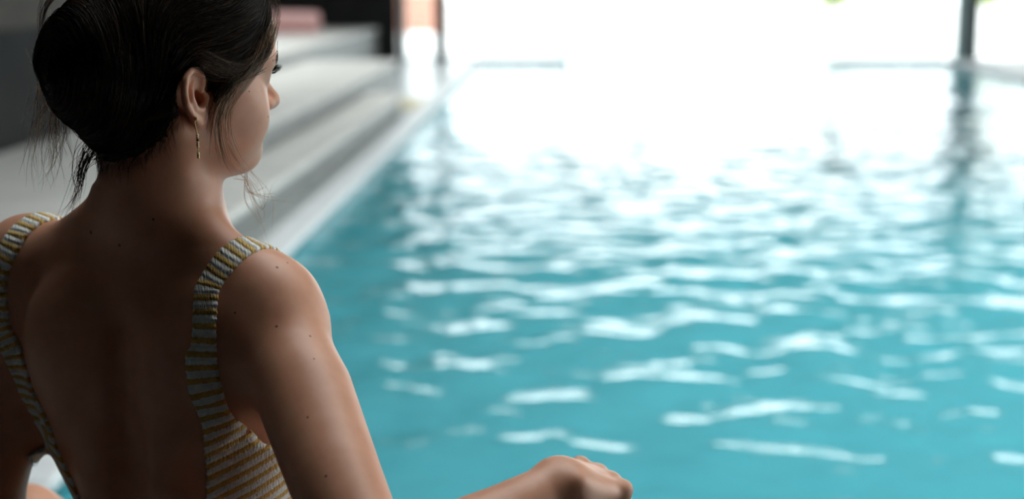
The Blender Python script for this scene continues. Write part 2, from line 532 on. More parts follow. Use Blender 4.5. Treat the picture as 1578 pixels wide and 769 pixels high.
def polygonize(f, lo, hi, h, margin=1.15):
    """Surface nets on a sparse fine grid (cell size h) around the zero set of f."""
    lo = np.asarray(lo, float); B = 4
    H = h * B
    n = np.ceil((np.asarray(hi, float) - lo) / H).astype(int)
    I = np.stack(np.meshgrid(*[np.arange(k) for k in n], indexing='ij'), -1).reshape(-1, 3)
    keep = []
    # coarse pass in big blocks so that culling works
    big = 8
    bid = (I // big) @ np.array([1000000, 1000, 1])
    order = np.argsort(bid, kind='stable'); I = I[order]; bid = bid[order]
    cut = np.flatnonzero(np.diff(bid)) + 1
    for blk in np.split(I, cut):
        d = f(lo + (blk + .5) * H)
        keep.append(blk[np.abs(d) < H * margin])
    A = np.concatenate([k for k in keep])
    bid = (A // 6) @ np.array([1000000, 1000, 1])
    order = np.argsort(bid, kind='stable'); A = A[order]; bid = bid[order]
    cut = np.flatnonzero(np.diff(bid)) + 1
    off = np.stack(np.meshgrid(*[np.arange(B + 1)] * 3, indexing='ij'), -1).reshape(-1, 3)
    NY, NZ = int(n[1] * B + 3), int(n[2] * B + 3)
    keys, poss, signs = [], [], []
    corner = np.array([(i, j, k) for i in (0, 1) for j in (0, 1) for k in (0, 1)])
    edges = [(a, b) for a in range(8) for b in range(a + 1, 8) if np.abs(corner[a] - corner[b]).sum() == 1]
    for blk in np.split(A, cut):
        g = blk[:, None, :] * B + off[None]
        D = f(lo + g.reshape(-1, 3) * h).reshape(len(blk), B + 1, B + 1, B + 1)
        C = np.stack([D[:, i:B + i, j:B + j, k:B + k] for i, j, k in corner], -1)      # N,B,B,B,8
        s = C < 0
        act = s.any(-1) & ~s.all(-1)
        w = np.argwhere(act)
        if not len(w): continue
        c8 = C[act]
        num = np.zeros((len(w), 3)); cnt = np.zeros(len(w))
        for a, b in edges:
            da, db = c8[:, a], c8[:, b]
            x = (da < 0) != (db < 0)
            t = np.where(x, da / np.where(x, da - db, 1), 0)
            num += np.where(x, 1, 0)[:, None] * (corner[a] + t[:, None] * (corner[b] - corner[a])); cnt += x
        cell = blk[w[:, 0]] * B + w[:, 1:]
        keys.append((cell[:, 0] * NY + cell[:, 1]) * NZ + cell[:, 2])
        poss.append(lo + (cell + num / cnt[:, None]) * h)
        signs.append(c8[:, [0, 4, 2, 1]] < 0)        # corner 0 and its x, y, z neighbours
    key = np.concatenate(keys); pos = np.concatenate(poss); sg = np.concatenate(signs)
    key, ix = np.unique(key, return_index=True); pos = pos[ix]; sg = sg[ix]
    st = [NY * NZ, NZ, 1]
    F = []
    for ax in range(3):
        u, v = (ax + 1) % 3, (ax + 2) % 3
        m_ = np.flatnonzero(sg[:, 0] != sg[:, ax + 1])
        q = [key[m_], key[m_] - st[u], key[m_] - st[u] - st[v], key[m_] - st[v]]
        idx = [np.searchsorted(key, k).clip(0, len(key) - 1) for k in q]
        ok = np.all([key[i] == k for i, k in zip(idx, q)], axis=0)
        quad = np.stack(idx, -1)[ok]
        flip = ~sg[m_, 0][ok]
        quad[flip] = quad[flip][:, ::-1]
        F.append(quad)
    return pos, np.vstack(F)


def relax(pos, faces, f, it=2, amount=.5):
    """Even the vertices out along the surface."""
    n = len(pos)
    for _ in range(it):
        acc = np.zeros_like(pos); cnt = np.zeros(n)
        for a in range(4):
            i, j = faces[:, a], faces[:, (a + 1) % 4]
            for d in range(3):
                acc[:, d] += np.bincount(i, pos[j, d], n) + np.bincount(j, pos[i, d], n)
            cnt += np.bincount(i, minlength=n) + np.bincount(j, minlength=n)
        pos = pos * (1 - amount) + amount * acc / np.maximum(cnt, 1)[:, None]
    return pos


def largest(pos, faces):
    """Keep only the largest connected piece."""
    lab = np.arange(len(pos))
    while True:
        m_ = lab[faces].min(1)
        new = lab.copy()
        for a in range(4): np.minimum.at(new, faces[:, a], m_)
        new = new[new]
        if (new == lab).all(): break
        lab = new
    big = np.bincount(lab[faces[:, 0]]).argmax()
    keep = lab == big
    idx = np.cumsum(keep) - 1
    return pos[keep], idx[faces[keep[faces[:, 0]]]]


# ------------------------------------------------------------------ the woman: frames and landmarks
UZ = np.array([0, 0, 1.0])
TAU = math.radians(23)                             # torso turned this far to her right
T_R = np.array([math.cos(TAU), -math.sin(TAU), 0]); T_F = np.array([math.sin(TAU), math.cos(TAU), 0])
C7 = cam_pt(188, 330, 1.46)
LEANX, LEANY = .02, .03


def lean(z):
    t = np.maximum(-z - .06, 0)
    return LEANX * t, LEANY * t


def T(x, y, z):
    """Torso coordinates (right, forward, up from the neck base) to world."""
    lx, ly = lean(np.asarray(z, float))
    return C7 + (x + lx) * T_R + (y + ly) * T_F + z * UZ


def to_torso(P):
    q = P - C7
    z = q[:, 2]
    lx, ly = lean(z)
    return q @ T_R - lx, q @ T_F - ly, z


R_T = np.stack([T_R, T_F, UZ])
PHI = math.radians(46)                             # head turned further right
HEAD_TILT = math.radians(2)
h_f = np.array([math.sin(PHI), math.cos(PHI), 0]); h_r = np.array([math.cos(PHI), -math.sin(PHI), 0])
h_f = unit(h_f * math.cos(HEAD_TILT) - UZ * math.sin(HEAD_TILT)); h_u = np.cross(h_r, h_f)
EAR = cam_pt(306, 150, 1.41)
HC = EAR - .0745 * h_r + .012 * h_f
R_H = np.stack([h_r, h_f, h_u])


def HD(r, f, u):
    return HC + r * h_r + f * h_f + u * h_u


def to_head(P):
    return (P - HC) @ R_H.T


body = Field()
RES = .0024
SUIT_RES = .0021
# trunk: a loft of rounded sections  (z, half width, half depth, centre y)
PROF = np.array([(-.70, .165, .11, .05), (-.64, .185, .125, .05), (-.56, .178, .118, .06), (-.48, .145, .098, .068), (-.40, .120, .084, .072),
                 (-.33, .128, .086, .074), (-.25, .148, .094, .074), (-.17, .162, .094, .072), (-.11, .158, .084, .070),
                 (-.065, .120, .064, .062), (-.03, .066, .046, .058), (.01, .05, .045, .06)])


def sd_trunk(P):
    x, y, z = to_torso(P)
    a = np.interp(z, PROF[:, 0], PROF[:, 1]) + np.where(x < 0, .030, 0) * np.clip((z + .36) / .1, 0, 1) * np.clip(-z / .1, 0, 1); b_ = np.interp(z, PROF[:, 0], PROF[:, 2]); yc = np.interp(z, PROF[:, 0], PROF[:, 3])
    u, v = np.abs(x) / a, np.abs(y - yc) / b_
    e = 2.35
    r = (u ** e + v ** e) ** (1 / e)
    d = (r - 1) * np.minimum(a, b_) * .93
    return np.maximum(np.maximum(d, z - .01), -.652 - z)


body.add(sd_trunk, T(0, .06, -.33), .46, .0)
for s in (-1, 1):
    up = .018 if s < 0 else 0.0
    body.cone(T(s * .02, .042, .005), T(s * .116, .048, -.066 + up), .030, .026, .04)           # trapezius
    body.cone(T(s * .06, .058, -.062), T(s * (.136 if s > 0 else .155), .058, -.092 + up), .028, .034, .03)           # shoulder girdle
    body.ell(T(s * .082, .004, -.155), (.052, .022, .075), R_T, .03)                     # shoulder blade
    body.cone(T(s * .045, .006, -.25), T(s * .04, .004, -.44), .022, .026, .04)              # long back muscles
    body.ell(T(s * .075, .155, -.235), (.058, .055, .058), R_T, .035)                    # breast
    body.ell(T(s * .08, -.03, -.575), (.085, .08, .085), R_T, .05)                       # seat
body.cone(T(0, -.022, -.12), T(0, -.030, -.46), .010, .012, .03, sub=True)                # spine furrow
# neck
OP0 = len(body.ops)
body.cone(T(.004, .062, -.03), HD(0, -.028, -.035), .056, .050, .035)
body.cone(T(.005, .066, -.02), HD(.0, -.006, -.05), .042, .040, .03)
body.cone(HD(.060, -.03, -.03), T(.02, .088, -.05), .012, .008, .03)                        # neck cord
# head
body.ell(HD(0, -.008, .045), (.071, .092, .084), R_H, .04)
body.ell(HD(0, .043, .048), (.063, .067, .058), R_H, .03)
body.ell(HD(0, .038, .074), (.061, .066, .052), R_H, .03)
body.ell(HD(0, .038, -.006), (.058, .055, .062), R_H, .03)
body.ell(HD(0, .042, -.044), (.043, .048, .032), R_H, .03)
for s in (-1, 1):
    body.cone(HD(s * .052, .000, -.036), HD(s * .014, .074, -.064), .014, .015, .03)
    body.ell(HD(s * .036, .058, -.022), (.027, .031, .034), R_H, .02)
    body.ell(HD(s * .050, .030, -.005), (.018, .035, .022), R_H, .02)
    body.cone(HD(s * .012, .097, .036), HD(s * .044, .083, .036), .011, .010, .018)       # brow
body.ell(HD(0, .081, -.066), (.018, .014, .013), R_H, .016)
OP1 = len(body.ops)
for s in (-1, 1):
    body.ell(HD(s * .034, .107, .020), (.016, .016, .010), R_H, .012, sub=True)
    body.ell(HD(s * .033, .0825, .020), (.0145, .0140, .0135), R_H, .006)                  # eyelids
    body.ell(HD(s * .034, .098, .0185), (.0115, .009, .0036), R_H, .003, sub=True)
body.cone(HD(0, .096, .028), HD(0, .1205, -.008), .0068, .0076, .012)
body.cone(HD(0, .1200, -.010), HD(0, .104, -.024), .0070, .0055, .010)
body.cone(HD(0, .084, .026), HD(0, .100, -.012), .0095, .0120, .010)
body.ell(HD(0, .080, -.036), (.026, .019, .022), R_H, .015)
for s in (-1, 1):
    body.ell(HD(s * .0105, .108, -.0135), (.0062, .0095, .0066), R_H, .006)
    body.ell(HD(s * .006, .114, -.0225), (.0032, .006, .005), R_H, .003, sub=True)
    body.cone(HD(s * .022, .090, -.0410), HD(s * .004, .1030, -.0368), .0038, .0056, .004)   # lips
    body.cone(HD(s * .021, .090, -.0432), HD(s * .003, .1010, -.0480), .0038, .0064, .004)
body.cone(HD(-.002, .1090, -.0422), HD(.021, .0950, -.0422), .0013, .0010, .002, sub=True)
body.cone(HD(.002, .1090, -.0422), HD(-.021, .0950, -.0422), .0013, .0010, .002, sub=True)


# ears
def ear(s):
    a_ = unit(np.array([-.36 * s, .93, 0])); n_ = unit(np.array([.93 * s, .36, 0.05]))
    b_ = unit(np.cross(n_, a_) * s); tilt = math.radians(12)
    fa = lambda v: v[0] * h_r + v[1] * h_f + v[2] * h_u
    A, Bv, Nn = fa(a_), fa(b_), fa(n_)
    A, Bv = A * math.cos(tilt) + Bv * math.sin(tilt), Bv * math.cos(tilt) - A * math.sin(tilt)
    O = HD(s * .0765, -.016, .0)
    E = lambda a, b, n=0: O + 1.16 * a * A + 1.04 * b * Bv + n * Nn
    R_E = np.stack([A, Bv, Nn])
    body.ell(E(-.004, .003, .000), (.0175, .0255, .0040), R_E, .006)
    body.ell(E(-.001, -.020, .000), (.0085, .009, .0034), R_E, .006)
    body.ell(E(-.0035, .006, .0062), (.0120, .0180, .0050), R_E, .004, sub=True)
    body.ell(E(.0015, -.0015, .004), (.0070, .0095, .0085), R_E, .004, sub=True)
    body.chain([E(.004, .003, .002), E(.0095, .010, .003), E(.0095, .0185, .004), E(.004, .0255, .0045), (E(-.006, .0270, .005)),
                E(-.0145, .0215, .0055), E(-.0188, .011, .0055), E(-.0180, -.001, .005), E(-.0135, -.012, .004), E(-.0075, -.020, .003), E(-.003, -.024, .002)],
               [.0022, .003, .0034, .0036, .0038, .0038, .0036, .0033, .0032, .0032, .003], .0025)
    body.chain([E(-.002, .016, .002), E(-.0085, .009, .004), E(-.0095, -.001, .0045), E(-.0065, -.009, .0042), E(-.001, -.0125, .004), E(.004, -.012, .004)],
               [.0024, .0030, .0032, .003, .003, .0026], .003)
    body.ell(E(.0100, -.003, .003), (.0036, .0055, .0036), R_E, .004)
    body.ell(E(.005, -.002, -.004), (.0040, .0055, .010), R_E, .002, sub=True)
    return E, R_E


EARF, R_EAR = ear(1)
ear(-1)

SH_R = T(.128, .062, -.112); EL_R = cam_pt(582, 888, 1.27); WR_R = cam_pt(866, 744, 1.41)
# left arm: propped on the ledge behind her left hip
SH_L = T(-.186, .060, -.082); EL_L = T(-.225, -.005, -.36); WR_L = np.array([*(T(-.25, -.07, -.55)[:2]), SEAT + .055])
body.ell(SH_L, (.050, .050, .056), R_T, .035)
body.chain([SH_L, SH_L * .6 + EL_L * .4, EL_L], [.047, .044, .036], .035)
body.chain([EL_L, EL_L * .7 + WR_L * .3, WR_L], [.035, .036, .024], .02)
hl = unit(-.8 * T_R - .6 * T_F); hls = np.cross(UZ, hl)
hc = WR_L + .045 * hl - .035 * UZ
R_HL = np.stack([hl, hls, UZ])
body.cone(WR_L, hc, .024, .018, .02)
body.ell(hc + .01 * hl, (.045, .038, .015), R_HL, .015)
for i, (s0, ln) in enumerate(((-.030, .066), (-.010, .075), (.011, .070), (.030, .055))):
    a0 = hc + .045 * hl + s0 * hls - .004 * UZ
    a1 = a0 + unit(hl + s0 * 5 * hls + .15 * UZ) * ln * .5
    body.chain([a0, a1, a1 + unit(hl + s0 * 5 * hls - .25 * UZ) * ln * .5], [.0095, .0088, .0072], .007)
body.chain([hc - .02 * hl - .03 * hls, hc + .012 * hl - .062 * hls, hc + .035 * hl - .078 * hls], [.014, .011, .008], .012)

# legs: both knees drawn up and apart, feet on the ledge
HIP_R = T(.095, .03, -.575); HIP_L = T(-.095, .03, -.575)
KN_R = WR_R + np.array([.010, .045, -.098]); KN_L = np.array([*cam_pt(36, 800, 1.90)[:2], SEAT + .205])
AN_R = np.array([KN_R[0] + .04, KN_R[1] + .10, SEAT + .07]); AN_L = np.array([KN_L[0] + .10, KN_L[1] + .12, SEAT + .07])
AN_R[:2] = KN_R[:2] + np.array([-.16, .20]); AN_L[:2] = KN_L[:2] + np.array([.20, .05])
for hp, kn, an in ((HIP_R, KN_R, AN_R), (HIP_L, KN_L, AN_L)):
    body.chain([hp, hp * .6 + kn * .4, kn], [.082, .070, .052], .06)
    cv = unit(np.cross(kn - an, np.cross(hp - kn, kn - an)))
    body.chain([kn, kn * .65 + an * .35 - .0 * cv, kn * .25 + an * .75, an], [.050, .049, .034, .030], .03)
    fd = unit(np.array([an[0] - hp[0], an[1] - hp[1], 0]) + np.array([0, .3, 0]))
    heel = an + np.array([0, 0, -.035]) - .02 * fd
    ball = an + fd * .12; ball[2] = SEAT + .024
    toe = an + fd * .175; toe[2] = SEAT + .015
    body.chain([an, heel], [.032, .032], .03)
    body.chain([an - .01 * UZ, ball, toe], [.032, .026, .013], .025)
    sd_ = np.cross(UZ, fd)
    for q in range(5):
        tb = toe + sd_ * (q - 2) * .013 - fd * (.012 + .004 * abs(q - 1))
        body.cone(tb, tb + fd * .03, .0095, .008, .006)

# right arm: shoulder, elbow, wrist, hand; it melts into the shoulder but only rests on the knee
arm_r = Field()
arm_r.ell(SH_R + .002 * UZ, (.052, .050, .058), R_T, .035)
mid = SH_R * .5 + EL_R * .5
fwd_arm = unit(np.cross(EL_R - SH_R, RGT))
arm_r.chain([SH_R, SH_R * .68 + EL_R * .32 + RGT * .006, SH_R * .35 + EL_R * .65, EL_R], [.048, .0485, .0445, .036], .035)
ul = unit(WR_R - EL_R)
arm_r.chain([EL_R, EL_R * .72 + WR_R * .28, EL_R * .35 + WR_R * .65, WR_R], [.034, .0355, .0275, .0235], .02)
# hand hanging over the knee
hx = unit(.54 * RGT + .83 * FWD - .15 * UPV)             # wrist to knuckles
hup = unit(UPV + .18 * RGT - .35 * FWD); hup = unit(hup - (hup @ hx) * hx)
hs = np.cross(hx, hup)                                    # towards the little-finger side
if hs @ RGT < 0: hs = -hs


def HA(l, s_, n):
    return WR_R + l * hx + s_ * hs + n * hup


R_HAND = np.stack([hx, hs, hup])
arm_r.ell(WR_R + .003 * hup, (.024, .027, .0165), R_HAND, .018)
arm_r.ell(HA(-.010, .020, .010), (.0085, .0085, .008), R_HAND, .010)                          # wrist bone
arm_r.ell(HA(.046, 0, 0.002), (.048, .037, .0165), R_HAND, .018)
arm_r.ell(HA(.014, .010, -.005), (.036, .027, .020), R_HAND, .015)
FING = []
for i, (s0, ln, rr) in enumerate(((-.030, .070, .0088), (-.010, .078, .0090), (.011, .072, .0086), (.030, .056, .0076))):
    k0 = HA(.084 - .006 * abs(i - 1), s0, .004)
    arm_r.ell(k0 + .004 * hup, (.011, .0095, .0095), R_HAND, .010)                            # knuckle
    arm_r.cone(HA(.03, s0 * .6, .012), k0 + .005 * hup, .0035, .004, .006)                    # tendon
    dn = -hup
    d1 = unit(.62 * hx + .78 * dn); d2 = unit(.12 * hx + dn); d3 = unit(-.28 * hx + dn)
    p1 = k0 + d1 * ln * .45; p2 = p1 + d2 * ln * .32; p3 = p2 + d3 * ln * .24
    arm_r.chain([k0, p1, p2, p3], [rr * 1.12, rr * 1.02, rr * .92, rr * .80], .006)
t0 = HA(.018, -.026, -.006)
t1 = t0 + .042 * unit(.7 * hx - .5 * hs - .5 * hup); t2 = t1 + .030 * unit(.6 * hx - .1 * hs - .8 * hup); t3 = t2 + .024 * unit(.4 * hx + .1 * hs - .9 * hup)
arm_r.chain([t0, t1, t2, t3], [.015, .0115, .0098, .0082], .012)



def join_arm(P, d):
    e = arm_r(P)
    t = np.clip((np.linalg.norm(P - SH_R, axis=1) - .10) / .10, 0, 1)
    k = .036 * (1 - t) + .0015 * t
    h = np.maximum(k - np.abs(d - e), 0.0) / k
    return np.minimum(d, e) - h * h * k * 0.25


body.last = join_arm

LO = np.array([-1.05, .85, SEAT - .01]); HI = np.array([.30, 2.15, 1.36])
pos, fac = polygonize(body, LO, HI, RES)
pos = relax(pos, fac, body, 2, .5)

# ------------------------------------------------------------------ skin
m = M_SKIN = bpy.data.materials.new('skin')
N, L, b = nodes_of(m)
b.inputs['Roughness'].default_value = .42
b.inputs['Specular IOR Level'].default_value = .45
b.inputs['Subsurface Weight'].default_value = .18
b.inputs['Subsurface Radius'].default_value = (1.0, .35, .2)
b.inputs['Subsurface Scale'].default_value = .006
geo = N.new('ShaderNodeNewGeometry')
nz = N.new('ShaderNodeTexNoise'); nz.inputs['Scale'].default_value = 22; nz.inputs['Detail'].default_value = 6
L.new(geo.outputs['Position'], nz.inputs['Vector'])
rp = N.new('ShaderNodeValToRGB')
rp.color_ramp.elements[0].position = .3; rp.color_ramp.elements[0].color = (.68, .31, .185, 1)
rp.color_ramp.elements[1].position = .7; rp.color_ramp.elements[1].color = (.78, .385, .245, 1)
L.new(nz.outputs['Fac'], rp.inputs['Fac'])
n2 = N.new('ShaderNodeTexNoise'); n2.inputs['Scale'].default_value = 900; n2.inputs['Detail'].default_value = 3
L.new(geo.outputs['Position'], n2.inputs['Vector'])
bp = N.new('ShaderNodeBump'); bp.inputs['Strength'].default_value = .12; bp.inputs['Distance'].default_value = .001
L.new(n2.outputs['Fac'], bp.inputs['Height']); L.new(bp.outputs['Normal'], b.inputs['Normal'])
# lips redder
MOLES = [(140, 358, .0022), (184, 378, .0017), (236, 338, .0013), (427, 412, .0017), (443, 405, .0011), (362, 482, .0012), (426, 503, .0015),
         (478, 518, .0014), (484, 553, .0012), (474, 643, .0012), (502, 734, .0014), (421, 93, .0012), (384, 141, .0010), (413, 180, .0012), (410, 216, .0010)]


from mathutils.bvhtree import BVHTree
SKIN_BVH = BVHTree.FromPolygons(pos.tolist(), fac.tolist())


def ray_hit(px, py):
    """Where on the skin a mark seen at this pixel sits: (point, normal) or None."""
    d = FWD + RGT * (px - 789.0) / 2192.0 + UPV * (384.5 - py) / 2192.0
    l, n, i, t = SKIN_BVH.ray_cast(Vector(CAM), Vector(unit(d)))
    return None if l is None else (np.array(l), np.array(n))


def to_skin(p, lift=0.0):
    """Nearest point of the skin, lifted off it."""
    l, n, i, t = SKIN_BVH.find_nearest(Vector(p))
    return np.array(l) + lift * np.array(n)


fac_sum = None
for px, py, r in MOLES:
    p = ray_hit(px, py)
    if p is None: continue
    p = p[0]
    vd = N.new('ShaderNodeVectorMath'); vd.operation = 'DISTANCE'; vd.inputs[1].default_value = tuple(p)
    L.new(geo.outputs['Position'], vd.inputs[0])
    mr = N.new('ShaderNodeMapRange'); mr.inputs['From Min'].default_value = r * 1.3; mr.inputs['From Max'].default_value = r * .5
    L.new(vd.outputs['Value'], mr.inputs['Value'])
    if fac_sum is None: fac_sum = mr.outputs[0]
    else:
        mm = N.new('ShaderNodeMath'); mm.operation = 'MAXIMUM'
        L.new(fac_sum, mm.inputs[0]); L.new(mr.outputs[0], mm.inputs[1]); fac_sum = mm.outputs[0]
mxc = N.new('ShaderNodeMix'); mxc.data_type = 'RGBA'
L.new(rp.outputs['Color'], mxc.inputs['A']); mxc.inputs['B'].default_value = (.06, .025, .016, 1)
sc = N.new('ShaderNodeMath'); sc.operation = 'MULTIPLY'; sc.inputs[1].default_value = .85
L.new(fac_sum, sc.inputs[0]); L.new(sc.outputs[0], mxc.inputs['Factor'])
lp = N.new('ShaderNodeAttribute'); lp.attribute_name = 'lip'
mlp = N.new('ShaderNodeMix'); mlp.data_type = 'RGBA'; mlp.inputs['B'].default_value = (.50, .16, .13, 1)
L.new(mxc.outputs['Result'], mlp.inputs['A']); L.new(lp.outputs['Fac'], mlp.inputs['Factor'])
L.new(mlp.outputs['Result'], b.inputs['Base Color'])

PERSON = empty('person', (float(T(0, .05, -.6)[0]), float(T(0, .05, -.6)[1]), SEAT))
tag(PERSON, 'seated woman from behind in a striped low-back swimsuit, looking over the pool', 'person')
P_INV = Matrix.Translation(PERSON.location).inverted()


def part(o, parent=None):
    o.parent = parent or PERSON
    if o.parent is PERSON: o.matrix_parent_inverse = P_INV      # deeper parts already sit in world space
    return o


skin = part(np_mesh('body', pos, fac, M_SKIN))
qs = to_head(pos)
e_ = np.hypot(qs[:, 0] / .024, (qs[:, 2] + .0423) / (.0115 * np.sqrt(np.clip(1 - (qs[:, 0] / .026) ** 2, .05, 1))))
lip = np.clip((1.0 - e_) / .15, 0, 1) * (qs[:, 1] > .085) * .75
at_ = skin.data.attributes.new('lip', 'FLOAT', 'POINT'); at_.data.foreach_set('value', lip.astype(np.float32))


# ------------------------------------------------------------------ swimsuit: a thick shell that follows the body
def settle(p, f, off=0.0, it=6):
    """Slide points onto the level set f = off."""
    p = np.atleast_2d(np.asarray(p, float)).copy(); e = 5e-4
    for _ in range(it):
        g = np.stack([(f(p + e * a) - f(p - e * a)) / (2 * e) for a in np.eye(3)], -1)
        d = f(p) - off
        p -= (d / np.maximum((g * g).sum(1), .2))[:, None] * g
    return p


def normal_at(p, f):
    e = 5e-4
    g = np.stack([f(p + e * a) - f(p - e * a) for a in np.eye(3)], -1)
    return g / (np.linalg.norm(g, axis=1)[:, None] + 1e-12)


def catmull(pts, n):
    pts = np.asarray(pts, float)
    P = np.vstack([2 * pts[0] - pts[1], pts, 2 * pts[-1] - pts[-2]])
    t = np.linspace(0, len(pts) - 1 - 1e-9, n); i = t.astype(int); u = (t - i)[:, None]
    a, b_, c, d = P[i], P[i + 1], P[i + 2], P[i + 3]
    return .5 * (2 * b_ + (c - a) * u + (2 * a - 5 * b_ + 4 * c - d) * u ** 2 + (3 * b_ - a - 3 * c + d) * u ** 3)


STRAP = {}
for s in (1, -1):
    loc = [(.100, .158, -.160), (.108, .135, -.110), (.116, .100, -.060), (.120, .052, -.034), (.112, .016, -.046), (.103, .006, -.070),
           (.1065, -.009, -.100), (.108, -.016, -.130), (.109, -.018, -.165)]
    up = .018 if s < 0 else 0
    if s < 0: loc = [(x + .036 + .036 * min(1, max(0, (i - 3) / 2.5)), y + .004 * i, z) for i, (x, y, z) in enumerate(loc)] + [(.150, .012, -.215), (.135, .006, -.26)]
    k = [T(s * x, y, z + up) for x, y, z in loc]
    path = settle(catmull(k, 26), body, .001)
    tail = np.array([T(s * .110, -.014, -.165 - .02 * i) for i in range(1, 20)])
    STRAP[s] = (path, np.vstack([path, tail]))
XI_Z = np.array([-.42, -.36, -.295, -.212, -.17, -.13]); XI_X = np.array([.04, .066, .086, .098, .095, .092])


def near_path(P, path):
    """Distance to a polyline and arc length of the nearest point."""
    seg = np.linalg.norm(np.diff(path, axis=0), axis=1); S = np.concatenate([[0], np.cumsum(seg)])
    best = np.full(len(P), 9.0); arc = np.zeros(len(P))
    for i in range(len(path) - 1):
        a = path[i]; ba = path[i + 1] - a; l2 = ba @ ba + 1e-12
        t = np.clip(((P - a) @ ba) / l2, 0, 1)
        d = np.linalg.norm(P - a - t[:, None] * ba, axis=1)
        m_ = d < best
        best[m_] = d[m_]; arc[m_] = S[i] + t[m_] * seg[i]
    return best, arc


def suit(P):
    bd = body(P)
    x, y, z = to_torso(P)
    out = np.full(len(P), .2)
    nearb = np.abs(bd) < .013
    if not nearb.any(): return np.maximum(out, np.abs(bd))
    Q = P[nearb]; xb, yb, zb, b_ = x[nearb], y[nearb], z[nearb], bd[nearb]
    dd = np.full(len(Q), .2); ss = np.zeros(len(Q))
    for s in (1, -1):
        c0 = STRAP[s][0].mean(0)
        sel = np.flatnonzero((xb * s > .02) & (zb > -.28) & (np.linalg.norm(Q - c0, axis=1) < .22))
        if len(sel): dd[sel], ss[sel] = near_path(Q[sel], STRAP[s][0])
    strap = dd - (.0138 + .0009 * np.sin(ss * 2 * math.pi / .0075))
    ax = np.abs(xb)
    xi = np.interp(zb, XI_Z, XI_X) + np.where(xb < 0, .032, 0) * np.clip((zb + .36) / .12, 0, 1)
    zt = np.interp(ax, [.10, .122, .129, .138, .16], [-.140, -.165, -.202, -.236, -.255]) - np.where(xb < 0, .03, 0)
    back = np.maximum(xi - ax + .0008 * np.sin(zb * 2 * math.pi / .0075), zb - zt)
    front = np.maximum(zb - np.interp(ax, [0, .07, .10, .14, .18], [-.20, -.17, -.150, -.150, -.20]), .02 - yb)
    low = np.where(yb < .07, back, front)
    low = np.maximum(low, -.60 + ax * .5 - zb)
    tr_ = sd_trunk(Q)
    trunkish = np.maximum(tr_ - .035, np.minimum(1, low))
    msk = smin(strap, np.maximum(low, tr_ - .034), .03)
    shell = np.maximum(b_ - .0030, -(b_ + .004))
    out[nearb] = smax(shell, msk, .003)
    # keep arms and legs bare
    for a, b2, r1, r2 in ((SH_R * .6 + EL_R * .4, EL_R, .050, .040), (SH_L * .6 + EL_L * .4, EL_L, .049, .040)):
        out[nearb] = np.maximum(out[nearb], -(sd_cone(Q, a, b2, r1, r2) - .001))
    return out


sp, sf = polygonize(suit, T(0, .07, -.30) - np.array([.24, .24, .34]), T(0, .07, -.30) + np.array([.24, .24, .32]), SUIT_RES, margin=1.3)
sp, sf = largest(sp, sf)
sp = relax(sp, sf, suit, 1, .4)
arc = np.zeros(len(sp)); lat = np.zeros(len(sp))
tx, ty, tz = to_torso(sp)
for s in (1, -1):
    sel = tx * s > 0
    d, a = near_path(sp[sel], STRAP[s][1])
    # below the strap the stripes run round the flank, rising towards the side
    xi = np.interp(tz[sel], XI_Z, XI_X)
    arc[sel] = a + (np.clip(np.abs(tx[sel]) - xi, 0, .08) * .40 + np.clip(ty[sel] + .015, 0, .1) * .25) * np.clip((-tz[sel] - .13) / .09, 0, 1)
lat = tx * 1.0 + ty * .7
m = M_SUIT = bpy.data.materials.new('smocked_stripe_fabric')
N, L, b = nodes_of(m)
b.inputs['Roughness'].default_value = .75
b.inputs['Sheen Weight'].default_value = .2
at1 = N.new('ShaderNodeAttribute'); at1.attribute_name = 'along'
at2 = N.new('ShaderNodeAttribute'); at2.attribute_name = 'across'
cmb = N.new('ShaderNodeCombineXYZ'); L.new(at1.outputs['Fac'], cmb.inputs[0]); L.new(at2.outputs['Fac'], cmb.inputs[1])
nzd = N.new('ShaderNodeTexNoise'); nzd.inputs['Scale'].default_value = 260; nzd.inputs['Detail'].default_value = 2
L.new(cmb.outputs[0], nzd.inputs['Vector'])
ad = N.new('ShaderNodeMath'); ad.operation = 'MULTIPLY_ADD'; ad.inputs[1].default_value = .0036
L.new(nzd.outputs['Fac'], ad.inputs[0]); L.new(at1.outputs['Fac'], ad.inputs[2])
mo = N.new('ShaderNodeMath'); mo.operation = 'FRACT'
dv = N.new('ShaderNodeMath'); dv.operation = 'DIVIDE'; dv.inputs[1].default_value = .0142
L.new(ad.outputs[0], dv.inputs[0]); L.new(dv.outputs[0], mo.inputs[0])
rp = N.new('ShaderNodeValToRGB'); e = rp.color_ramp.elements
e[0].position = .0; e[0].color = (.90, .88, .83, 1); e[1].position = 1; e[1].color = (.90, .88, .83, 1)
for p_, c_ in ((.50, (.90, .88, .83, 1)), (.55, (.70, .43, .10, 1)), (.94, (.68, .41, .095, 1)), (.985, (.90, .88, .83, 1))):
    q = e.new(p_); q.color = c_
L.new(mo.outputs[0], rp.inputs['Fac']); L.new(rp.outputs['Color'], b.inputs['Base Color'])
mp = N.new('ShaderNodeMapping'); mp.inputs['Scale'].default_value = (150, 420, 1)
L.new(cmb.outputs[0], mp.inputs['Vector'])
n3 = N.new('ShaderNodeTexNoise'); n3.inputs['Scale'].default_value = 1.0; n3.inputs['Detail'].default_value = 2
L.new(mp.outputs['Vector'], n3.inputs['Vector'])
sn = N.new('ShaderNodeMath'); sn.operation = 'SINE'
ml = N.new('ShaderNodeMath'); ml.operation = 'MULTIPLY'; ml.inputs[1].default_value = 2 * math.pi / .0071
L.new(at1.outputs['Fac'], ml.inputs[0]); L.new(ml.outputs[0], sn.inputs[0])
s2 = N.new('ShaderNodeMath'); s2.operation = 'MULTIPLY_ADD'; s2.inputs[1].default_value = .22
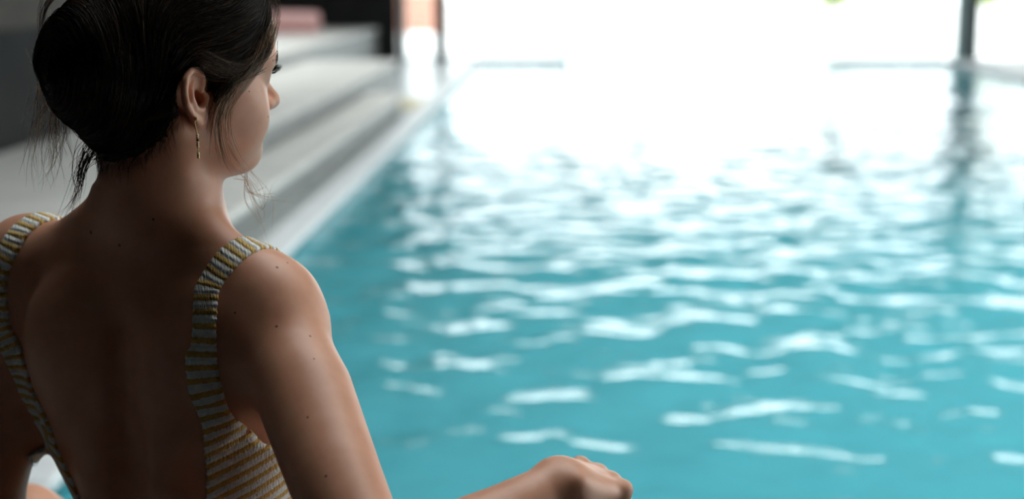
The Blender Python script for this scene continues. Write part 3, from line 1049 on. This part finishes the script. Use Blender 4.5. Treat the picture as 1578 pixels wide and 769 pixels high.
L.new(sn.outputs[0], s2.inputs[0]); L.new(n3.outputs['Fac'], s2.inputs[2])
bp = N.new('ShaderNodeBump'); bp.inputs['Strength'].default_value = .9; bp.inputs['Distance'].default_value = .0028
L.new(s2.outputs[0], bp.inputs['Height']); L.new(bp.outputs['Normal'], b.inputs['Normal'])
so = part(np_mesh('swimsuit', sp, sf, M_SUIT))
so['label'] = 'smocked white swimsuit with ochre yellow stripes'
for nm, arr in (('along', arc), ('across', lat)):
    at_ = so.data.attributes.new(nm, 'FLOAT', 'POINT'); at_.data.foreach_set('value', arr.astype(np.float32))


# ------------------------------------------------------------------ hair
HL_U = np.array([-.11, -.084, -.070, -.056, -.042, -.02, -.006, .009, .017, .026, .038, .048, .075, .12])
HL_F = np.array([-.13, -.095, -.070, -.051, -.042, -.036, .012, .022, .036, .050, .060, .070, .086, .112])
skull = Field()
skull.ops = body.ops[OP0:OP1]
BUN = HD(0.004, -.084, .028)


def hairf(P):
    q = to_head(P)
    F = np.interp(q[:, 2], HL_U, HL_F)
    t = np.clip((F - q[:, 1]) / np.where(q[:, 2] < -.02, .055, .035), 0, 1); t = t * t * (3 - 2 * t)
    el = np.hypot((q[:, 1] + .015) / .021, (q[:, 2] - .001) / .0265)
    er_ = np.where(q[:, 0] > .03, np.clip((el - 1.0) / .6, 0, 1), 1.0)
    d = skull(P) - (.0005 + .0125 * t * er_ * (3 - 2 * er_) * er_ ** .0)
    d = np.maximum(d, (q[:, 1] - F) * .8)
    d = np.where(q[:, 0] > .03, np.maximum(d, (1 - el) * .018), d)
    e = sd_ell(P, BUN, (.060, .056, .060), R_H)
    # loosely wound coil
    w = P - BUN
    ang = np.arctan2(w @ h_u, w @ h_r)
    e = e + .0022 * np.sin(ang * 2 + (w @ h_f) * 130)
    return smin(d, e, .028)


hp, hfc = polygonize(hairf, HC - .22, HC + .22, .0035, margin=1.2)
hp, hfc = largest(hp, hfc)
hp = relax(hp, hfc, hairf, 1, .5)
m = M_HAIR0 = bpy.data.materials.new('dark_brown_hair_mass')
N, L, b = nodes_of(m)
b.inputs['Roughness'].default_value = .6; b.inputs['Specular IOR Level'].default_value = .12; b.inputs['Base Color'].default_value = (.012, .007, .005, 1)
nz = N.new('ShaderNodeTexNoise'); nz.inputs['Scale'].default_value = 90
rp = N.new('ShaderNodeValToRGB'); rp.color_ramp.elements[0].color = (.008, .005, .004, 1); rp.color_ramp.elements[1].color = (.022, .013, .009, 1)
L.new(nz.outputs['Fac'], rp.inputs['Fac']); L.new(rp.outputs['Color'], b.inputs['Base Color'])
hair = part(np_mesh('hair', hp, hfc, M_HAIR0))
hair['label'] = 'dark brown hair pinned up in a loose bun'

m = M_HAIR = bpy.data.materials.new('hair_strands')
N, L, b = nodes_of(m)
b.inputs['Roughness'].default_value = .38
b.inputs['Specular IOR Level'].default_value = .35
at_ = N.new('ShaderNodeAttribute'); at_.attribute_name = 'tone'
rp = N.new('ShaderNodeValToRGB')
rp.color_ramp.elements[0].color = (.012, .007, .005, 1); rp.color_ramp.elements[1].color = (.85, .64, .48, 1)  # pale end carries the backlight on loose strands
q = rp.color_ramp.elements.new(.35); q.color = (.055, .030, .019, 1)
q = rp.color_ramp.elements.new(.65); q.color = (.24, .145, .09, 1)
L.new(at_.outputs['Fac'], rp.inputs['Fac']); L.new(rp.outputs['Color'], b.inputs['Base Color'])
tl = N.new('ShaderNodeBsdfTranslucent'); L.new(rp.outputs['Color'], tl.inputs['Color'])
mx = N.new('ShaderNodeMixShader'); mx.inputs[0].default_value = .5
L.new(b.outputs[0], mx.inputs[1]); L.new(tl.outputs[0], mx.inputs[2]); L.new(mx.outputs[0], N['Material Output'].inputs['Surface'])


def strand_mesh(name, S, rad, tone, parent=None, label=None):
    """Three-sided tapering tubes along an (n, m, 3) array of strands."""
    S = np.asarray(S); n, k, _ = S.shape
    d = np.gradient(S, axis=1); d /= np.linalg.norm(d, axis=2)[..., None] + 1e-12
    a = np.cross(d, np.array([.37, .21, .90])); a /= np.linalg.norm(a, axis=2)[..., None] + 1e-12
    b_ = np.cross(d, a)
    taper = np.clip(1.15 - np.linspace(0, 1, k) ** 3, .15, 1)
    r = (np.broadcast_to(np.asarray(rad, float).reshape(-1, 1), (n, 1)) * taper)[..., None]
    V = np.stack([S + r * (math.cos(t) * a + math.sin(t) * b_) for t in (0, 2.0944, 4.18879)], 2)     # n,k,3,3
    I = np.arange(n * k * 3).reshape(n, k, 3)
    F = []
    for j in range(3):
        j2 = (j + 1) % 3
        F.append(np.stack([I[:, :-1, j], I[:, :-1, j2], I[:, 1:, j2], I[:, 1:, j]], -1).reshape(-1, 4))
    o = np_mesh(name, V.reshape(-1, 3), np.vstack(F), M_HAIR)
    tt = np.repeat(np.broadcast_to(np.asarray(tone, float), (n,)), k * 3).astype(np.float32)
    at_ = o.data.attributes.new('tone', 'FLOAT', 'POINT'); at_.data.foreach_set('value', tt)
    o['kind'] = 'stuff'
    if label: o['label'] = label
    return part(o, parent)


def flow(P):
    """Combing direction: back to the bun, then coiling round it."""
    w = BUN - P
    dist = np.linalg.norm(w, axis=1)
    toward = w / dist[:, None]
    sw = np.cross(h_f, -w); sw /= np.linalg.norm(sw, axis=1)[:, None] + 1e-9
    t = np.clip((.115 - dist) / .045, 0, 1)[:, None]
    q = to_head(P)
    side = np.clip((q[:, 1] - .0) / .08, 0, 1)[:, None]
    d = toward * (1 - t) + sw * t - .30 * side * h_u
    return d


def trace(p, steps, step, lift, wav):
    out = [p.copy()]
    ph = rng.random(len(p)) * 6.28
    for i in range(steps):
        nrm = normal_at(p, hairf)
        d = flow(p)
        d -= (d * nrm).sum(1)[:, None] * nrm
        d /= np.linalg.norm(d, axis=1)[:, None] + 1e-9
        sd_ = np.cross(nrm, d)
        p = p + step * (d + (wav * np.sin(ph + i * .7))[:, None] * sd_)
        p = settle(p, hairf, lift * math.sin(math.pi * min(1, (i + 1) / steps * .9)) if np.isscalar(lift) else 0.0, 1)
        if not np.isscalar(lift):
            p = p + normal_at(p, hairf) * (lift * math.sin(math.pi * (i + 1) / (steps + 1)))[:, None]
        out.append(p.copy())
    return np.stack(out, 1)


qh = to_head(hp)
ok = np.flatnonzero((hairf(hp) > -.002) & (qh[:, 2] > -.06) & (qh[:, 2] < .145) & ((qh[:, 0] > -.05) | (qh[:, 1] < -.05)))
st = hp[rng.choice(ok, 8500)] + rng.normal(0, .001, (8500, 3))
S = trace(st, 11, .0085, np.abs(rng.normal(0, .0011, 8500)), rng.normal(0, .12, 8500))
strand_mesh('hair_strands', S, rng.uniform(.00025, .00045, 8500), np.clip(rng.normal(.27, .14, 8500), 0, .7), hair)


def bundle(pts, n, m_, spread, tone, rad, name, curl=.0, tip=1.0, parent=None):
    """n loose strands round a guide curve, spreading towards its tip."""
    g = catmull(pts, m_)
    t = np.linspace(0, 1, m_)
    out = []
    for i in range(n):
        o_ = rng.normal(0, 1, 3) * spread[0]; o2 = rng.normal(0, 1, 3) * spread[1]
        ln = rng.uniform(.55, 1.0) if tip else 1
        gi = np.stack([np.interp(t * ln, t, g[:, c]) for c in range(3)], -1)
        ph = rng.random(3) * 6.28; am = rng.normal(0, curl)
        out.append(gi + o_ * (1 - t * ln)[:, None] + o2 * (t * ln)[:, None] ** 1.3
                   + am * np.stack([np.sin(ph[c] + t * rng.uniform(4, 9)) for c in range(3)], -1) * t[:, None])
    S_ = np.stack(out)
    return strand_mesh(name, S_, rng.uniform(rad * .7, rad * 1.2, n), np.clip(rng.normal(tone[0], tone[1], n), 0, 1), parent or hair)


def on_skin(px, py, lift):
    for _ in range(90):
        r = ray_hit(px, py)
        if r is not None: return r[0] + lift * r[1]
        px += 2 if px < 250 else -2


# strands that frame the face: temple, in front of the ear, along the cheek to the chin; backlight painted as pale tone
hl = [HD(.045, .094, .085), HD(.058, .080, .062)]
g1 = [HD(.050, .092, .078), on_skin(398, 78, .010), on_skin(374, 120, .010), on_skin(350, 158, .007), on_skin(346, 195, .005), on_skin(360, 232, .005), on_skin(380, 258, .006)]
g1.append(g1[-1] + cam_pt(402, 292, 1.4) - cam_pt(380, 258, 1.4))
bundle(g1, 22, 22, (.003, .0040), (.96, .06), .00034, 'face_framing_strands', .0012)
g2 = [HD(.056, .086, .070), on_skin(388, 92, .011), on_skin(360, 128, .010), on_skin(337, 165, .008), on_skin(330, 200, .006), on_skin(342, 240, .006), on_skin(365, 262, .005)]
g2.append(g2[-1] + cam_pt(392, 286, 1.4) - cam_pt(365, 262, 1.4))
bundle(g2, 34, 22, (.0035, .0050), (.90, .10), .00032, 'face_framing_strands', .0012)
g3 = [HD(.062, .070, .070), on_skin(372, 98, .013), on_skin(348, 130, .011), on_skin(330, 160, .008), on_skin(322, 195, .006), on_skin(322, 225, .004)]
bundle(g3, 60, 20, (.005, .0055), (.70, .16), .0003, 'face_framing_strands', .001)
# temple hair sweeping back over the ear
for k, (x0, y0, x1, y1, x2, y2, x3, y3) in enumerate(((404, 66, 376, 90, 345, 104, 305, 92), (398, 86, 368, 104, 338, 112, 295, 94),
                                                    (394, 100, 368, 116, 346, 132, 338, 150), (425, 48, 395, 80, 350, 98, 300, 86))):
    g = [on_skin(min(x0, 406), max(y0, 62), .003) if k else HD(.052, .084, .072), on_skin(x1, y1, .010), on_skin(x2, y2, .013), on_skin(x3, y3, .013)]
    bundle(g, 110, 16, (.0038, .005), (.50, .16), .0003, 'temple_strands', .001, tip=0)
# wisps past the chin and free flyaways, paled for the backlight on them
ch = on_skin(378, 262, .004)
dch = float((ch - CAM) @ FWD)
for k in range(9):
    e1 = cam_pt(*(np.array([395, 300]) + rng.normal(0, 14, 2)), dch - .008 + rng.normal(0, .01))
    e2 = cam_pt(*(np.array([415, 325]) + rng.normal(0, 26, 2)), dch - .008 + rng.normal(0, .01))
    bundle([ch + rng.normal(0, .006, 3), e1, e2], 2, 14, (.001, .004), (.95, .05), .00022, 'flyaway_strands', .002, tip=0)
# lock hanging from the nape on the left
n0 = HD(-.01, -.075, -.045)
dn = float((n0 - CAM) @ FWD)
bundle([n0, cam_pt(136, 232, dn - .01), cam_pt(124, 262, dn - .02), cam_pt(120, 285, dn - .03), on_skin(106, 325, .004), on_skin(97, 352, .002)], 46, 22, (.006, .004), (.30, .1), .00028, 'nape_lock', .003)
bundle([n0 + .004 * h_r, cam_pt(150, 235, dn - .01), cam_pt(133, 250, dn - .02), cam_pt(128, 275, dn - .03)], 26, 18, (.006, .005), (.34, .1), .00026, 'nape_lock', .004)
# short down at the nape and behind the ear, softening the hairline
qh = to_head(hp); ed = np.interp(qh[:, 2], HL_U, HL_F) - qh[:, 1]
ok = np.flatnonzero((ed < .022) & (qh[:, 2] < -.012) & (qh[:, 0] > -.045))
S_ = []
for i in rng.choice(ok, 900):
    p = hp[i] + rng.normal(0, .001, 3)
    d_ = unit(-h_u * rng.uniform(.3, 1.0) + h_f * rng.normal(-.35, .45) - h_r * .1); ln = rng.uniform(.008, .030); cu = rng.normal(0, .35, 3)
    row = []
    for q_ in np.linspace(0, 1, 7):
        w = p + ln * (d_ * q_ + cu * q_ * q_ * .5)
        sk = to_skin(w, .0008 + .0022 * (1 - q_))
        row.append(w * (1 - q_) * .6 + sk * (1 - (1 - q_) * .6))
    S_.append(np.stack(row))
strand_mesh('nape_strands', np.stack(S_), rng.uniform(.00014, .00026, 900), np.clip(rng.normal(.30, .14, 900), 0, .8), hair)
# fine flyaways on the left, backlight painted in as a pale tone
for k in range(60):
    a0 = BUN + (-.045 * h_r + rng.normal(0, .022) * h_u - rng.uniform(0, .04) * h_f) + rng.normal(0, .008, 3)
    dd_ = float((a0 - CAM) @ FWD)
    x1, y1 = rng.uniform(48, 110), rng.uniform(130, 235)
    x2, y2 = x1 + rng.normal(-4, 16), y1 + rng.uniform(30, 90)
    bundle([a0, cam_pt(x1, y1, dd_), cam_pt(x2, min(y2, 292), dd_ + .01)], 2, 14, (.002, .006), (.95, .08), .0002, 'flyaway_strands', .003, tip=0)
sl = HD(-.03, -.12, .085); dd_ = float((sl - CAM) @ FWD)  # side lock toned lighter to stand for the backlight on it
bundle([cam_pt(96, -22, dd_), cam_pt(72, 6, dd_), cam_pt(63, 45, dd_), cam_pt(67, 92, dd_)], 36, 16, (.004, .003), (.62, .12), .00022, 'loose_side_lock', .0015)
# hair tufts above the brow line
for k in range(10):
    a0 = HD(.030 + rng.normal(0, .006), .098, .095 + rng.normal(0, .006))
    da = float((a0 - CAM) @ FWD)
    bundle([a0, cam_pt(427 + rng.normal(0, 4), 12 + rng.normal(0, 8), da), cam_pt(426 + rng.normal(0, 3), 34 + rng.normal(0, 8), da)], 3, 10, (.002, .002), (.5, .15), .0002, 'flyaway_strands', .001, tip=0)

# ------------------------------------------------------------------ eyes, brows, lashes
m = M_EYE = bpy.data.materials.new('eye'); N, L, b = nodes_of(m)
b.inputs['Roughness'].default_value = .08
vd = N.new('ShaderNodeTexCoord'); sx = N.new('ShaderNodeSeparateXYZ'); L.new(vd.outputs['Generated'], sx.inputs[0])
rp = N.new('ShaderNodeValToRGB'); rp.color_ramp.interpolation = 'CONSTANT'
rp.color_ramp.elements[0].color = (.72, .68, .65, 1)
rp.color_ramp.elements[1].position = .90; rp.color_ramp.elements[1].color = (.08, .05, .03, 1)
q = rp.color_ramp.elements.new(.975); q.color = (.004, .004, .004, 1)
L.new(sx.outputs['Z'], rp.inputs['Fac']); L.new(rp.outputs['Color'], b.inputs['Base Color'])
for s in (1, -1):
    o = MB().ball((0, 0, 0), .0128, 24, 24).build('eyeball', M_EYE, smooth=True)
    c = HD(s * .033, .0828, .0195)
    mw = Matrix(((h_r[0], h_u[0], h_f[0], c[0]), (h_r[1], h_u[1], h_f[1], c[1]), (h_r[2], h_u[2], h_f[2], c[2]), (0, 0, 0, 1)))
    o.parent = PERSON; o.matrix_parent_inverse = P_INV; o.matrix_basis = mw
    L_, B_ = [], []
    for i in range(64):
        t = rng.random()
        r0 = .022 + .025 * t
        zc = .0215 + .0025 * math.sin(math.pi * t)
        p = to_skin(HD(s * r0, .100 - .010 * t, zc), .0003)
        l = rng.uniform(.009, .0125)
        out_ = h_f * .80 + s * h_r * (.15 + .75 * t) + h_u * rng.uniform(-.05, .15)
        out_ = unit(out_)
        L_.append(np.stack([p + out_ * l * q_ + h_u * (.0065 * q_ * q_) for q_ in np.linspace(0, 1, 7)]))
    strand_mesh('eyelashes', np.stack(L_), .00028, .0)
    for i in range(260):
        t = rng.random()
        p = HD(s * (.012 + .036 * t), .112 - .022 * t, .0355 + .006 * math.sin(t * 2.2) - .003 * t + rng.normal(0, .0016))
        p = to_skin(p, .0004)
        d_ = unit(s * h_r * .8 - h_f * .35 + h_u * (.5 - .7 * t))
        B_.append(np.stack([to_skin(p + d_ * .008 * q_, .0006 + .0006 * q_) for q_ in np.linspace(0, 1, 4)]))
    strand_mesh('eyebrow', np.stack(B_), .00034, .05)

# ------------------------------------------------------------------ earring
M_GOLD = mat('gold', (.80, .55, .28), .4, metal=.75, var=.05, scale=300)
M_BEAD = mat('dark_bead', (.10, .04, .035), .3, var=.1, scale=300)
e0 = on_skin(301, 182, .0012)
er = part(MB().ball(e0, .0022, 12, 8).build('earring', M_GOLD, smooth=True)); er['label'] = 'gold drop earring with small beads'
path = [e0 + np.array([0, 0, 0]), e0 + UPV * -.004 - RGT * .0012 - FWD * .001, e0 - UZ * .013 + RGT * .0008 - FWD * .0035, e0 - UZ * .018 + RGT * .0016 - FWD * .004, e0 - UZ * .038 + RGT * .0016 - FWD * .004]
part(MB().tube(path, .0006, 6).build('chain', M_GOLD, smooth=True), er)
for dz, r, mt in ((.0165, .0011, M_GOLD), (.0188, .0010, M_GOLD), (.0213, .0012, M_BEAD), (.0238, .0011, M_GOLD), (.026, .0012, M_GOLD), (.028, .0011, M_GOLD), (.0345, .0011, M_GOLD), (.0365, .0012, M_GOLD), (.0386, .0012, M_GOLD)):
    part(MB().ball(e0 - UZ * dz + RGT * .0016 - FWD * .004, (r * 1.35, r * 1.35, r * 1.1), 10, 8).build('bead', mt, smooth=True), er)
